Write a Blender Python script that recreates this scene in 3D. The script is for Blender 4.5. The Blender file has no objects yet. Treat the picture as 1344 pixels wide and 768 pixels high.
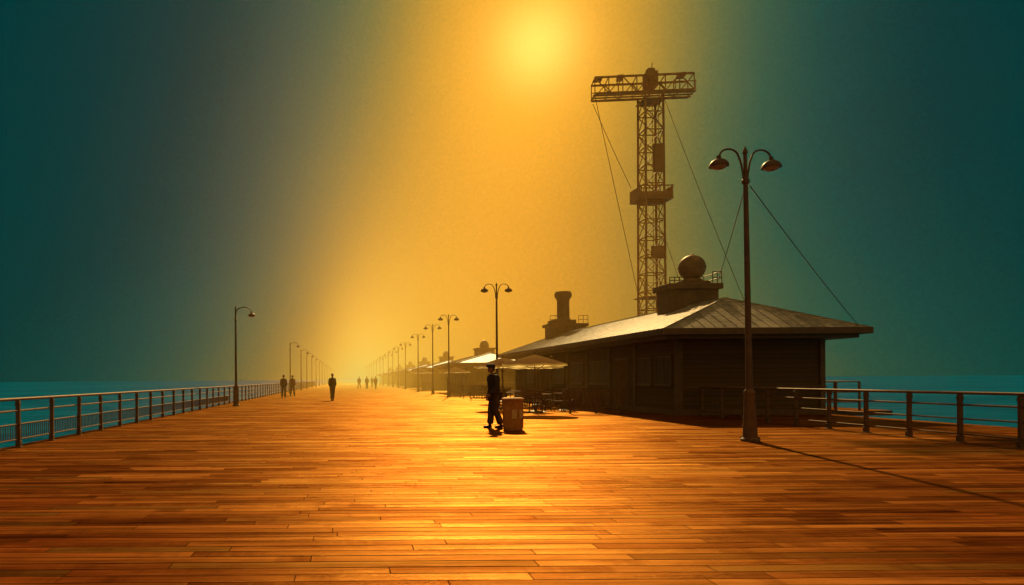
import bpy, bmesh, math, random
from mathutils import Vector, Matrix
random.seed(7)
R = math.radians
scene = bpy.context.scene
COL = scene.collection

# ------------------------------------------------------------------ node helpers
class NT:
    def __init__(s, tree):
        s.t = tree; s.n = tree.nodes; s.l = tree.links
    def new(s, typ, **kw):
        n = s.n.new(typ)
        for k, v in kw.items(): setattr(n, k, v)
        return n
    def put(s, sock, v):
        if isinstance(v, bpy.types.NodeSocket): s.l.new(v, sock)
        elif v is not None: sock.default_value = v
    def m(s, op, a, b=None, c=None, clamp=False):
        n = s.new('ShaderNodeMath', operation=op); n.use_clamp = clamp
        s.put(n.inputs[0], a); s.put(n.inputs[1], b); s.put(n.inputs[2], c)
        return n.outputs[0]
    def comb(s, x, y, z):
        n = s.new('ShaderNodeCombineXYZ')
        s.put(n.inputs[0], x); s.put(n.inputs[1], y); s.put(n.inputs[2], z)
        return n.outputs[0]
    def sep(s, v):
        n = s.new('ShaderNodeSeparateXYZ'); s.put(n.inputs[0], v)
        return n.outputs[0], n.outputs[1], n.outputs[2]
    def mix(s, f, a, b, blend='MIX'):
        n = s.new('ShaderNodeMix', data_type='RGBA', blend_type=blend)
        s.put(n.inputs[0], f)
        s.put(n.inputs[6], a); s.put(n.inputs[7], b)
        return n.outputs[2]
    def noise(s, vec, scale, detail=4, rough=0.55):
        n = s.new('ShaderNodeTexNoise'); s.put(n.inputs['Vector'], vec)
        n.inputs['Scale'].default_value = scale; n.inputs['Detail'].default_value = detail
        n.inputs['Roughness'].default_value = rough
        return n.outputs[0]
    def vmul(s, v, t):
        n = s.new('ShaderNodeVectorMath', operation='MULTIPLY'); s.put(n.inputs[0], v); n.inputs[1].default_value = t
        return n.outputs[0]

def c4(c): return (c[0], c[1], c[2], 1.0)

def new_mat(name):
    m = bpy.data.materials.new(name); m.use_nodes = True
    t = NT(m.node_tree); b = m.node_tree.nodes['Principled BSDF']
    return m, t, b

def mat(name, col, col2=None, scale=6, rough=0.6, metal=0.0, bump=0.15, stretch=(1, 1, 1), spec=0.35):
    m, t, b = new_mat(name)
    co = t.new('ShaderNodeTexCoord').outputs['Object']
    v = t.vmul(co, stretch)
    n1 = t.noise(v, scale, 6, 0.6)
    n2 = t.noise(v, scale * 7, 3, 0.6)
    if col2 is None: col2 = tuple(x * 0.5 for x in col)
    f = t.m('MULTIPLY_ADD', n1, 2.2, -0.6, clamp=True)
    base = t.mix(f, c4(col2), c4(col))
    t.put(b.inputs['Base Color'], base)
    t.put(b.inputs['Roughness'], t.m('MULTIPLY_ADD', n2, 0.3, rough - 0.15, clamp=True))
    b.inputs['Metallic'].default_value = metal
    b.inputs['Specular IOR Level'].default_value = spec
    bp = t.new('ShaderNodeBump'); bp.inputs['Strength'].default_value = bump; bp.inputs['Distance'].default_value = 0.02
    t.put(bp.inputs['Height'], t.m('ADD', n1, n2)); t.put(b.inputs['Normal'], bp.outputs[0])
    return m

def plank_mat():
    m, t, b = new_mat('deck_planks')
    co = t.new('ShaderNodeTexCoord').outputs['Object']
    x, y, z = t.sep(co)
    W = 0.17
    wob = t.noise(t.vmul(co, (0.6, 0.02, 1)), 1.0, 2, 0.5)
    yy = t.m('ADD', y, t.m('MULTIPLY', wob, 0.05))
    ry = t.m('DIVIDE', yy, W); row = t.m('FLOOR', ry); fy = t.m('FRACT', ry)
    wn = t.new('ShaderNodeTexWhiteNoise', noise_dimensions='1D'); t.put(wn.inputs['W'], row)
    off = t.m('MULTIPLY', wn.outputs[0], 19.0)
    L = t.m('MULTIPLY_ADD', wn.outputs[0], 2.4, 1.2)
    rx = t.m('DIVIDE', t.m('ADD', x, off), L); cx = t.m('FLOOR', rx); fx = t.m('FRACT', rx)
    w2 = t.new('ShaderNodeTexWhiteNoise', noise_dimensions='3D'); t.put(w2.inputs['Vector'], t.comb(cx, row, 0.37))
    r1, r2, r3 = t.sep(w2.outputs['Color'])
    ey = t.m('MINIMUM', fy, t.m('SUBTRACT', 1.0, fy))
    rag = t.noise(t.vmul(co, (3.0, 14, 1)), 1.5, 4, 0.7)
    gw = t.m('ADD', t.m('MULTIPLY', wn.outputs[0], 0.04), t.m('MULTIPLY', rag, 0.07))
    gy = t.m('LESS_THAN', ey, gw)
    ex = t.m('MULTIPLY', t.m('MINIMUM', fx, t.m('SUBTRACT', 1.0, fx)), L)
    gx = t.m('LESS_THAN', ex, 0.005)
    gapv = t.noise(t.comb(t.m('MULTIPLY', x, 0.5), t.m('MULTIPLY', row, 5.3), 0.5), 1.3, 3, 0.6)
    gapv = t.m('MULTIPLY_ADD', gapv, 3.2, -1.0, clamp=True)
    gap = t.m('MAXIMUM', t.m('MULTIPLY', gx, 0.7), t.m('MULTIPLY', gy, t.m('MULTIPLY_ADD', gapv, 0.55, 0.45)))
    gv = t.comb(t.m('ADD', t.m('MULTIPLY', x, 1.1), t.m('MULTIPLY', r1, 50)), t.m('MULTIPLY', y, 26), r2)
    g = t.noise(gv, 1.6, 7, 0.7)
    st = t.noise(t.comb(t.m('ADD', t.m('MULTIPLY', x, 0.6), t.m('MULTIPLY', r2, 30)), t.m('MULTIPLY', y, 11), r1), 1.2, 7, 0.72)
    blot = t.noise(co, 0.45, 5, 0.65)
    blot2 = t.noise(t.vmul(co, (0.16, 2.2, 1)), 1.3, 5, 0.7)
    gc = t.m('MULTIPLY_ADD', g, 3.4, -1.2, clamp=True)
    sc = t.m('MULTIPLY_ADD', st, 3.6, -1.3, clamp=True)
    tone = t.m('ADD', t.m('MULTIPLY', t.m('POWER', r1, 1.4), 0.50), t.m('ADD', t.m('MULTIPLY', gc, 0.24), t.m('MULTIPLY', sc, 0.34)))
    colr = t.mix(tone, c4((0.018, 0.0030, 0.0010)), c4((0.29, 0.054, 0.0085)))
    pale = t.m('MULTIPLY', t.m('GREATER_THAN', r2, 0.90), t.m('MULTIPLY_ADD', sc, 0.6, 0.25))
    colr = t.mix(pale, colr, c4((0.40, 0.125, 0.030)))
    dark = t.m('MULTIPLY', t.m('GREATER_THAN', r3, 0.86), 0.8)
    colr = t.mix(dark, colr, c4((0.012, 0.003, 0.0014)))
    shade = t.m('MULTIPLY_ADD', t.m('ADD', t.m('MULTIPLY', blot, 0.7), t.m('MULTIPLY', blot2, 1.3)), 2.4, -1.5)
    shade = t.m('MINIMUM', t.m('MAXIMUM', shade, 0.3), 1.4)
    stk = t.noise(t.comb(t.m('MULTIPLY', x, 0.5), t.m('MULTIPLY', row, 3.7), r2), 1.6, 5, 0.7)
    stk = t.m('MULTIPLY_ADD', stk, -7.0, 3.2, clamp=True)
    shade = t.m('MULTIPLY', shade, t.m('SUBTRACT', 1.0, t.m('MULTIPLY', stk, 0.6)))
    hs = t.new('ShaderNodeHueSaturation'); t.put(hs.inputs['Color'], colr); t.put(hs.inputs['Value'], shade)
    colr = t.mix(gap, hs.outputs[0], c4((0.006, 0.002, 0.001)))
    ro = t.m('ADD', t.m('MULTIPLY_ADD', t.m('POWER', r3, 1.5), 0.22, 0.23), t.m('MULTIPLY', sc, 0.16))
    ro = t.m('ADD', ro, t.m('MULTIPLY', gap, 0.4), clamp=True)
    h = t.m('ADD', t.m('MULTIPLY', g, 0.45), t.m('MULTIPLY', r2, 0.4))
    h = t.m('ADD', h, t.m('MULTIPLY', st, 0.6))
    h = t.m('SUBTRACT', h, t.m('MULTIPLY', gap, 1.3))
    h = t.m('ADD', h, t.m('MULTIPLY', ey, 0.5))
    bp = t.new('ShaderNodeBump'); bp.inputs['Strength'].default_value = 0.8; bp.inputs['Distance'].default_value = 0.014
    t.put(bp.inputs['Height'], h)
    df = t.new('ShaderNodeBsdfDiffuse'); t.put(df.inputs['Color'], colr); t.put(df.inputs['Normal'], bp.outputs[0])
    gl = t.new('ShaderNodeBsdfGlossy'); t.put(gl.inputs['Roughness'], ro); t.put(gl.inputs['Normal'], bp.outputs[0])
    gm = t.m('MULTIPLY', t.m('MULTIPLY', shade, 0.8, clamp=True), t.m('MULTIPLY_ADD', r1, 0.6, 0.4))
    glc = t.mix(gm, c4((0.34, 0.066, 0.008)), c4((1.0, 0.54, 0.12)))
    glc = t.mix(t.m('MULTIPLY', gap, 0.9), glc, c4((0.07, 0.02, 0.006)))
    t.put(gl.inputs['Color'], glc)
    lw = t.new('ShaderNodeLayerWeight'); lw.inputs['Blend'].default_value = 0.5
    fr = t.m('MULTIPLY_ADD', t.m('POWER', lw.outputs['Facing'], 4.5), 0.40, 0.03, clamp=True)
    mx = t.new('ShaderNodeMixShader'); t.put(mx.inputs[0], fr)
    t.l.new(df.outputs[0], mx.inputs[1]); t.l.new(gl.outputs[0], mx.inputs[2])
    t.l.new(mx.outputs[0], m.node_tree.nodes['Material Output'].inputs['Surface'])
    t.n.remove(b)
    return m

def siding_mat(name, c1, c2, pitch=0.17, axis='z'):
    m, t, b = new_mat(name)
    co = t.new('ShaderNodeTexCoord').outputs['Object']
    x, y, z = t.sep(co)
    rr = t.m('DIVIDE', z, pitch); row = t.m('FLOOR', rr); f = t.m('FRACT', rr)
    w = t.new('ShaderNodeTexWhiteNoise', noise_dimensions='1D'); t.put(w.inputs['W'], row)
    g = t.noise(t.vmul(co, (1.2, 1.2, 18)), 2.0, 5, 0.6)
    dirt = t.noise(co, 0.8, 5, 0.6)
    k = t.m('ADD', t.m('MULTIPLY', w.outputs[0], 0.3), t.m('MULTIPLY', t.m('ADD', g, dirt), 0.35), clamp=True)
    colr = t.mix(k, c4(c2), c4(c1))
    gap = t.m('LESS_THAN', f, 0.08)
    colr = t.mix(t.m('MULTIPLY', gap, 0.7), colr, c4((0.012, 0.009, 0.005)))
    t.put(b.inputs['Base Color'], colr); b.inputs['Roughness'].default_value = 0.75
    b.inputs['Specular IOR Level'].default_value = 0.15
    bp = t.new('ShaderNodeBump'); bp.inputs['Strength'].default_value = 0.5; bp.inputs['Distance'].default_value = 0.015
    t.put(bp.inputs['Height'], t.m('ADD', t.m('SUBTRACT', t.m('SUBTRACT', 1.0, f), gap), t.m('MULTIPLY', g, 0.2)))
    t.put(b.inputs['Normal'], bp.outputs[0])
    return m

def roof_mat():
    m, t, b = new_mat('weathered_roof_metal')
    co = t.new('ShaderNodeTexCoord').outputs['Object']
    x, y, z = t.sep(co)
    n = t.noise(co, 1.2, 6, 0.65); n2 = t.noise(t.vmul(co, (6, 6, 1)), 1.5, 4, 0.6)
    k = t.m('MULTIPLY_ADD', t.m('ADD', n, n2), 1.5, -1.0, clamp=True)
    colr = t.mix(k, c4((0.22, 0.19, 0.13)), c4((0.60, 0.53, 0.39)))
    f = t.m('FRACT', t.m('DIVIDE', z, 0.08)); gap = t.m('LESS_THAN', f, 0.16)
    row = t.new('ShaderNodeTexWhiteNoise', noise_dimensions='3D')
    t.put(row.inputs['Vector'], t.comb(t.m('FLOOR', t.m('DIVIDE', t.m('ADD', x, 50), 0.4)), t.m('FLOOR', t.m('DIVIDE', y, 0.4)), t.m('FLOOR', t.m('DIVIDE', z, 0.08))))
    colr = t.mix(1.0, colr, t.comb(*[t.m('MULTIPLY_ADD', row.outputs[0], 0.4, 0.75)] * 3), 'MULTIPLY')
    colr = t.mix(t.m('MULTIPLY', gap, 0.7), colr, c4((0.05, 0.04, 0.025)))
    t.put(b.inputs['Base Color'], colr); b.inputs['Roughness'].default_value = 0.5
    b.inputs['Specular IOR Level'].default_value = 0.4
    bp = t.new('ShaderNodeBump'); bp.inputs['Strength'].default_value = 0.7; bp.inputs['Distance'].default_value = 0.02
    t.put(bp.inputs['Height'], t.m('SUBTRACT', t.m('MULTIPLY', n2, 0.3), gap)); t.put(b.inputs['Normal'], bp.outputs[0])
    return m

def sea_mat():
    m, t, b = new_mat('sea_water')
    co = t.new('ShaderNodeTexCoord').outputs['Object']
    v1 = t.vmul(co, (0.35, 1.0, 1))
    n1 = t.noise(v1, 0.25, 6, 0.6); n2 = t.noise(v1, 1.8, 5, 0.6); n3 = t.noise(v1, 0.02, 3, 0.5)
    colr = t.mix(t.m('MULTIPLY_ADD', t.m('ADD', n1, n3), 2.4, -1.9, clamp=True), c4((0.0005, 0.085, 0.23)), c4((0.002, 0.17, 0.38)))
    t.put(b.inputs['Base Color'], colr); b.inputs['Roughness'].default_value = 0.5
    b.inputs['Specular IOR Level'].default_value = 0.0
    bp = t.new('ShaderNodeBump'); bp.inputs['Strength'].default_value = 0.9; bp.inputs['Distance'].default_value = 0.5
    t.put(bp.inputs['Height'], t.m('ADD', n1, t.m('MULTIPLY', n2, 0.3))); t.put(b.inputs['Normal'], bp.outputs[0])
    return m

def canvas_mat():
    m, t, b = new_mat('golden_canvas')
    co = t.new('ShaderNodeTexCoord').outputs['Object']
    n = t.noise(co, 3, 5, 0.6)
    colr = t.mix(n, c4((0.96, 0.80, 0.40)), c4((0.99, 0.90, 0.55)))
    t.put(b.inputs['Base Color'], colr); b.inputs['Roughness'].default_value = 0.9; b.inputs['Specular IOR Level'].default_value = 0.05
    tr = t.new('ShaderNodeBsdfTranslucent'); t.put(tr.inputs['Color'], colr)
    mx = t.new('ShaderNodeMixShader'); mx.inputs[0].default_value = 0.93
    t.l.new(b.outputs[0], mx.inputs[1]); t.l.new(tr.outputs[0], mx.inputs[2])
    t.l.new(mx.outputs[0], m.node_tree.nodes['Material Output'].inputs['Surface'])
    return m

M_PLANK = plank_mat()
M_EDGE = mat('deck_edge_timber', (0.10, 0.045, 0.02), scale=3, stretch=(1, 0.3, 4))
M_SEA = sea_mat()
M_SIDE = siding_mat('dark_timber_siding', (0.135, 0.085, 0.035), (0.06, 0.04, 0.018))
M_ROOF = roof_mat()
M_TRIM = mat('brown_painted_trim', (0.15, 0.09, 0.038), (0.09, 0.055, 0.025), 4, 0.6)
M_FRAME = mat('window_frame_paint', (0.17, 0.10, 0.042), (0.11, 0.065, 0.03), 5, 0.6)
M_GLASS = mat('dark_window_glass', (0.055, 0.036, 0.018), (0.035, 0.024, 0.013), 2, 0.45, 0, 0.02, spec=0.2)
M_IRON = mat('painted_iron', (0.17, 0.092, 0.038), (0.09, 0.048, 0.022), 8, 0.5, 0.1, 0.1)
M_RUST = mat('worn_lamp_base_paint', (0.22, 0.115, 0.045), (0.12, 0.06, 0.027), 5, 0.6, 0.1, 0.2)
M_RAIL = mat('worn_rail_metal', (0.24, 0.115, 0.038), (0.10, 0.05, 0.018), 6, 0.58, 0.1, 0.1, spec=0.25)
M_STEEL = mat('weathered_tower_steel', (0.46, 0.25, 0.085), (0.27, 0.145, 0.05), 2, 0.6, 0.0, 0.15)
M_CABIN = mat('tower_cabin_panel', (0.42, 0.24, 0.085), (0.28, 0.16, 0.06), 2, 0.6, 0.0)
M_LENS = mat('frosted_lamp_glass', (0.55, 0.42, 0.24), (0.4, 0.3, 0.16), 5, 0.3)
M_CANVAS = canvas_mat()
M_WOODF = mat('furniture_wood', (0.20, 0.10, 0.042), (0.11, 0.055, 0.024), 5, 0.8, spec=0.1)
M_TANK = mat('weathered_tank_plaster', (0.30, 0.19, 0.085), (0.13, 0.085, 0.04), 2.5, 0.55, 0.1, 0.2)
M_STUCCO = mat('rooftop_masonry', (0.20, 0.13, 0.06), (0.11, 0.07, 0.035), 3, 0.8, 0, 0.3)
M_BIN = mat('rust_orange_bin_paint', (0.72, 0.33, 0.065), (0.46, 0.18, 0.035), 6, 0.6, 0.0, 0.2, spec=0.15)
M_BINL = mat('faded_bin_label', (0.85, 0.58, 0.22), (0.65, 0.33, 0.10), 14, 0.6)
M_SKIN = mat('skin', (0.38, 0.19, 0.11), (0.30, 0.14, 0.08), 8, 0.5, 0, 0.03)
M_JACKET = mat('dark_jacket_cloth', (0.070, 0.046, 0.028), (0.032, 0.022, 0.014), 12, 0.8, spec=0.25)
M_TROUS = mat('dark_trouser_cloth', (0.095, 0.060, 0.034), (0.05, 0.032, 0.02), 12, 0.8, spec=0.25)
M_SHOE = mat('black_shoe_leather', (0.03, 0.02, 0.014), None, 10, 0.5)
M_HAIR = mat('dark_hair', (0.02, 0.014, 0.01), None, 30, 0.7)
M_CAP = mat('dark_cap_cloth', (0.085, 0.056, 0.034), None, 20, 0.8, spec=0.2)
M_SHIRT = mat('rust_shirt_cloth', (0.25, 0.08, 0.035), None, 10, 0.85)

# ------------------------------------------------------------------ mesh helpers
class B:
    def __init__(s): s.bm = bmesh.new()
    def box(s, c, d, rz=0):
        r = bmesh.ops.create_cube(s.bm, size=1.0)
        M = Matrix.Translation(Vector(c)) @ Matrix.Rotation(rz, 4, 'Z') @ Matrix.Diagonal((d[0], d[1], d[2], 1))
        bmesh.ops.transform(s.bm, matrix=M, verts=r['verts']); return s
    def mm(s, a, b):
        return s.box([(a[i] + b[i]) / 2 for i in range(3)], [abs(b[i] - a[i]) for i in range(3)])
    def cyl(s, p, q, r1, r2=None, n=12, caps=True):
        if r2 is None: r2 = r1
        p = Vector(p); q = Vector(q); d = q - p
        if d.length < 1e-6: return s
        r = bmesh.ops.create_cone(s.bm, cap_ends=caps, segments=n, radius1=r1, radius2=r2, depth=d.length)
        M = Matrix.Translation((p + q) / 2) @ d.to_track_quat('Z', 'Y').to_matrix().to_4x4()
        bmesh.ops.transform(s.bm, matrix=M, verts=r['verts']); return s
    def beam(s, p, q, w, h=None):
        h = h or w
        p = Vector(p); q = Vector(q); d = q - p
        r = bmesh.ops.create_cube(s.bm, size=1.0)
        M = Matrix.Translation((p + q) / 2) @ d.to_track_quat('Z', 'Y').to_matrix().to_4x4() @ Matrix.Diagonal((w, h, d.length, 1))
        bmesh.ops.transform(s.bm, matrix=M, verts=r['verts']); return s
    def ball(s, c, r, sc=(1, 1, 1), u=20, v=12, rot=None):
        o = bmesh.ops.create_uvsphere(s.bm, u_segments=u, v_segments=v, radius=r)
        M = Matrix.Translation(Vector(c)) @ (rot or Matrix.Identity(4)) @ Matrix.Diagonal((sc[0], sc[1], sc[2], 1))
        bmesh.ops.transform(s.bm, matrix=M, verts=o['verts']); return s
    def tube(s, pts, r, n=10):
        pts = [Vector(p) for p in pts]; rings = []
        for i, p in enumerate(pts):
            a = pts[max(i - 1, 0)]; b_ = pts[min(i + 1, len(pts) - 1)]
            d = (b_ - a).normalized()
            e = d.cross(Vector((0, 1, 0)))
            if e.length < 0.1: e = d.cross(Vector((1, 0, 0)))
            e.normalize(); f = d.cross(e).normalized()
            rr = r[i] if isinstance(r, (list, tuple)) else r
            rings.append([s.bm.verts.new(p + (e * math.cos(2 * math.pi * k / n) + f * math.sin(2 * math.pi * k / n)) * rr) for k in range(n)])
        for a, b_ in zip(rings, rings[1:]):
            for k in range(n): s.bm.faces.new((a[k], a[(k + 1) % n], b_[(k + 1) % n], b_[k]))
        s.bm.faces.new(rings[0][::-1]); s.bm.faces.new(rings[-1]); return s
    def lathe(s, prof, c=(0, 0, 0), n=24):
        rings = []
        for r, z in prof:
            rings.append([s.bm.verts.new((c[0] + r * math.cos(2 * math.pi * k / n), c[1] + r * math.sin(2 * math.pi * k / n), c[2] + z)) for k in range(n)])
        for a, b_ in zip(rings, rings[1:]):
            for k in range(n): s.bm.faces.new((a[k], a[(k + 1) % n], b_[(k + 1) % n], b_[k]))
        s.bm.faces.new(rings[0][::-1]); s.bm.faces.new(rings[-1]); return s
    def poly(s, pts):
        s.bm.faces.new([s.bm.verts.new(p) for p in pts]); return s
    def done(s, name, m, parent=None, loc=(0, 0, 0), smooth=True, bevel=0, norm=True):
        if norm: bmesh.ops.recalc_face_normals(s.bm, faces=s.bm.faces)
        me = bpy.data.meshes.new(name); s.bm.to_mesh(me); s.bm.free()
        me.materials.append(m)
        if smooth:
            me.polygons.foreach_set('use_smooth', [True] * len(me.polygons)); me.set_sharp_from_angle(angle=R(35))
        o = bpy.data.objects.new(name, me); o.location = loc; COL.objects.link(o)
        if parent: o.parent = parent
        if bevel:
            md = o.modifiers.new('bevel', 'BEVEL'); md.width = bevel; md.segments = 2; md.limit_method = 'ANGLE'
        return o

def root(name, loc, label, cat, group=None, rz=0):
    e = bpy.data.objects.new(name, None); e.location = loc; e.rotation_euler = (0, 0, rz)
    e.empty_display_size = 0.3; COL.objects.link(e)
    e['label'] = label; e['category'] = cat
    if group: e['group'] = group
    return e

def clone(o, loc, rz=None, label=None, parent=None, scale=None):
    c = o.copy(); COL.objects.link(c)
    if parent is None:
        c.location = loc
        if rz is not None: c.rotation_euler = (c.rotation_euler[0], c.rotation_euler[1], rz)
        if label: c['label'] = label
        if scale: c.scale = (scale,) * 3
    else: c.parent = parent
    for ch in list(o.children):
        clone(ch, None, parent=c)
    return c

# ------------------------------------------------------------------ ground, sea
def deck():
    out = [(-7.3, -14), (17.75, -14), (17.75, 27.4), (21.9, 27.4), (21.9, 54), (16.5, 54), (16.5, 700), (-7.3, 700)]
    b = B(); b.poly([(x, y, 0) for x, y in out])
    o = b.done('boardwalk', M_PLANK, smooth=False, norm=False); o['kind'] = 'structure'
    o.data.update()
    if o.data.polygons[0].normal.z < 0: o.data.flip_normals()
    b = B()
    n = len(out)
    for i in range(n):
        p = out[i]; q = out[(i + 1) % n]
        b.poly([(p[0], p[1], -0.002), (q[0], q[1], -0.002), (q[0], q[1], -0.2), (p[0], p[1], -0.2)])
    for y in range(-12, 240, 8):
        for x in (-6.6, 15.9):
            b.cyl((x, y, -0.1), (x, y, -6), 0.22, n=10)
    o = b.done('boardwalk_edge', M_EDGE, smooth=False); o['kind'] = 'structure'
deck()
b = B(); b.poly([(-6000, -300, -3.2), (6000, -300, -3.2), (6000, 9000, -3.2), (-6000, 9000, -3.2)])
o = b.done('sea', M_SEA, smooth=False, norm=False); o['kind'] = 'structure'

# ------------------------------------------------------------------ railings
def railing(x, y0, y1, step, h, label, side, balusters=False):
    e = root('railing', (x, y0, 0), label, 'railing')
    L = y1 - y0; n = int(round(L / step))
    pb = B(); pb.mm((-0.042, -0.032, 0.0), (0.042, 0.032, h - 0.03)); pb.mm((-0.08, -0.07, 0.0), (0.08, 0.07, 0.018))
    pb.mm((-0.054, -0.044, 0.018), (0.054, 0.044, 0.14)); pb.mm((-0.050, -0.040, h - 0.14), (0.050, 0.040, h - 0.07))
    p0 = pb.done('post', M_IRON, e, smooth=False, bevel=0.005)
    for i in range(1, n + 1):
        c = p0.copy(); COL.objects.link(c); c.parent = e; c.location = (random.uniform(-.012, .012), i * L / n, 0)
        c.rotation_euler = (R(random.uniform(-.8, .8)), R(random.uniform(-.8, .8)), 0)
    t = B(); t.cyl((0, -0.1, h), (0, L + 0.1, h), 0.032, n=12); t.done('handrail', M_RAIL, e)
    for z, r in ((h * 0.76, 0.021), (h * 0.48, 0.018), (h * 0.17, 0.016)):
        t = B(); t.cyl((0, 0, z), (0, L, z), r, n=8); t.done('rail_bar', M_RAIL, e)
    if balusters:
        t = B(); k = 0.0
        while k < min(L, 34):
            t.cyl((0.0, k, h * 0.17), (0.0, k, h * 0.48), 0.009, n=6); k += 0.10
        t.done('baluster_infill', M_RAIL, e)
    return e
railing(-7.0, 6.4, 150, 1.64, 1.03, 'long brown metal railing along the seaward edge of the boardwalk', -1, True)
railing(12.8, 6.5, 24.6, 1.3, 1.03, 'brown metal railing beside the boardwalk kiosk building', 1)

e = root('railing', (17.95, 27.7, 0), 'weathered metal railing on the deck behind the building', 'railing')
for i in range(4):
    t = B(); t.mm((-0.035, -0.03, 0), (0.035, 0.03, 1.15)); o = t.done('post', M_RAIL, e, (i * 0.95, 0, 0), False)
for z in (0.35, 0.75, 1.17):
    t = B(); t.cyl((0, 0, z), (2.85, 0, z), 0.025, n=8); t.done('rail_bar', M_RAIL, e)
    t = B(); t.cyl((2.85, 0, z), (2.85, 20, z), 0.025, n=8); t.done('rail_bar', M_RAIL, e)
for i in range(1, 15):
    t = B(); t.mm((-0.035, -0.03, 0), (0.035, 0.03, 1.15)); t.done('post', M_RAIL, e, (2.85, i * 1.4, 0), False)

# ------------------------------------------------------------------ street lamps
def lamp_head(e, x, z, rz=0):
    h = B()
    prof = [(0.02, 0.19), (0.042, 0.19), (0.05, 0.12), (0.09, 0.105), (0.145, 0.073), (0.185, 0.018), (0.197, -0.027), (0.20, -0.045), (0.18, -0.045), (0.17, -0.027)]
    h.lathe(prof, n=24)
    hh = h.done('lamp_head', M_IRON, e, (x, 0, z))
    g = B(); g.lathe([(0.168, -0.033), (0.148, -0.07), (0.10, -0.096), (0.03, -0.11)], n=20)
    g.done('lamp_glass', M_LENS, hh)

def arc(cx, cz, rx, rz, a0, a1, n=14):
    return [(cx + rx * math.cos(R(a0 + (a1 - a0) * i / n)), 0, cz + rz * math.sin(R(a0 + (a1 - a0) * i / n))) for i in range(n + 1)]

def street_lamp(loc, H, double, label, group):
    e = root('street_lamp', loc, label, 'street lamp', group)
    p = B()
    p.lathe([(0.19, 0), (0.19, 0.05), (0.15, 0.09), (0.145, 0.12), (0.135, 0.35), (0.115, 0.75), (0.10, 1.0), (0.11, 1.03), (0.11, 1.08), (0.075, 1.13)], n=24)
    for k in range(4):
        a = k * math.pi / 2 + .78; p.cyl((0.17 * math.cos(a), 0.17 * math.sin(a), 0.05), (0.17 * math.cos(a), 0.17 * math.sin(a), 0.1), 0.018, n=6)
    p.done('lamp_base', M_RUST, e)
    p = B()
    p.lathe([(0.072, 1.1), (0.064, 2.0), (0.048, H - 0.95), (0.046, H - 0.75), (0.075, H - 0.74), (0.08, H - 0.66), (0.055, H - 0.64), (0.04, H - 0.55),
             (0.036, H - 0.1), (0.055, H - 0.08), (0.05, H - 0.03), (0.02, H + 0.03), (0.005, H + 0.08)], n=20)
    p.done('pole', M_IRON, e)
    if double:
        for sx in (-1, 1):
            a = B()
            pts = [(0.04 * sx, 0, H - 0.7), (0.06 * sx, 0, H - 0.5), (0.11 * sx, 0, H - 0.27)]
            pts += [(sx * x, 0, z) for x, _, z in arc(0.385, H - 0.2, 0.235, 0.20, 150, 10, 12)]
            a.tube(pts, 0.021, 8)
            a.done('arm', M_IRON, e)
            lamp_head(e, sx * 0.625, H - 0.34)
    else:
        a = B()
        pts = [(0.0, 0, H - 0.6), (0.03, 0, H - 0.35)] + arc(0.46, H - 0.3, 0.42, 0.30, 165, 5, 14)
        a.tube(pts, 0.028, 8); a.done('arm', M_IRON, e)
        lamp_head(e, 0.88, H - 0.44)
    return e
g1 = 'double-armed street lamps along the boardwalk'
L0 = street_lamp((8.74, 14.8, 0), 6.32, True, 'tall brown double-armed street lamp on the planks beside the railing', g1)
L0.rotation_euler = (0, R(-0.7), R(8))
ys = [35.6, 52.7, 62, 75, 92, 104, 117, 131, 146, 162, 179, 197, 216, 236, 257, 279]
for i, y in enumerate(ys):
    c = clone(L0, (7.9 + random.uniform(-.1, .1), y, 0), R(random.uniform(-3, 3)), 'dark double-armed street lamp on the plank boardwalk')
    c.rotation_euler = (0, 0, R(random.uniform(-4, 4)))
g2 = 'single-armed street lamps by the seaward railing'
S0 = street_lamp((-6.0, 37.0, 0), 5.35, False, 'dark single-armed street lamp by the seaward railing', g2)
for y in [72.6, 90, 103, 118, 134, 150, 168, 188, 210, 234, 260]:
    clone(S0, (-6.0, y, 0), R(random.uniform(-4, 4)))

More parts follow.
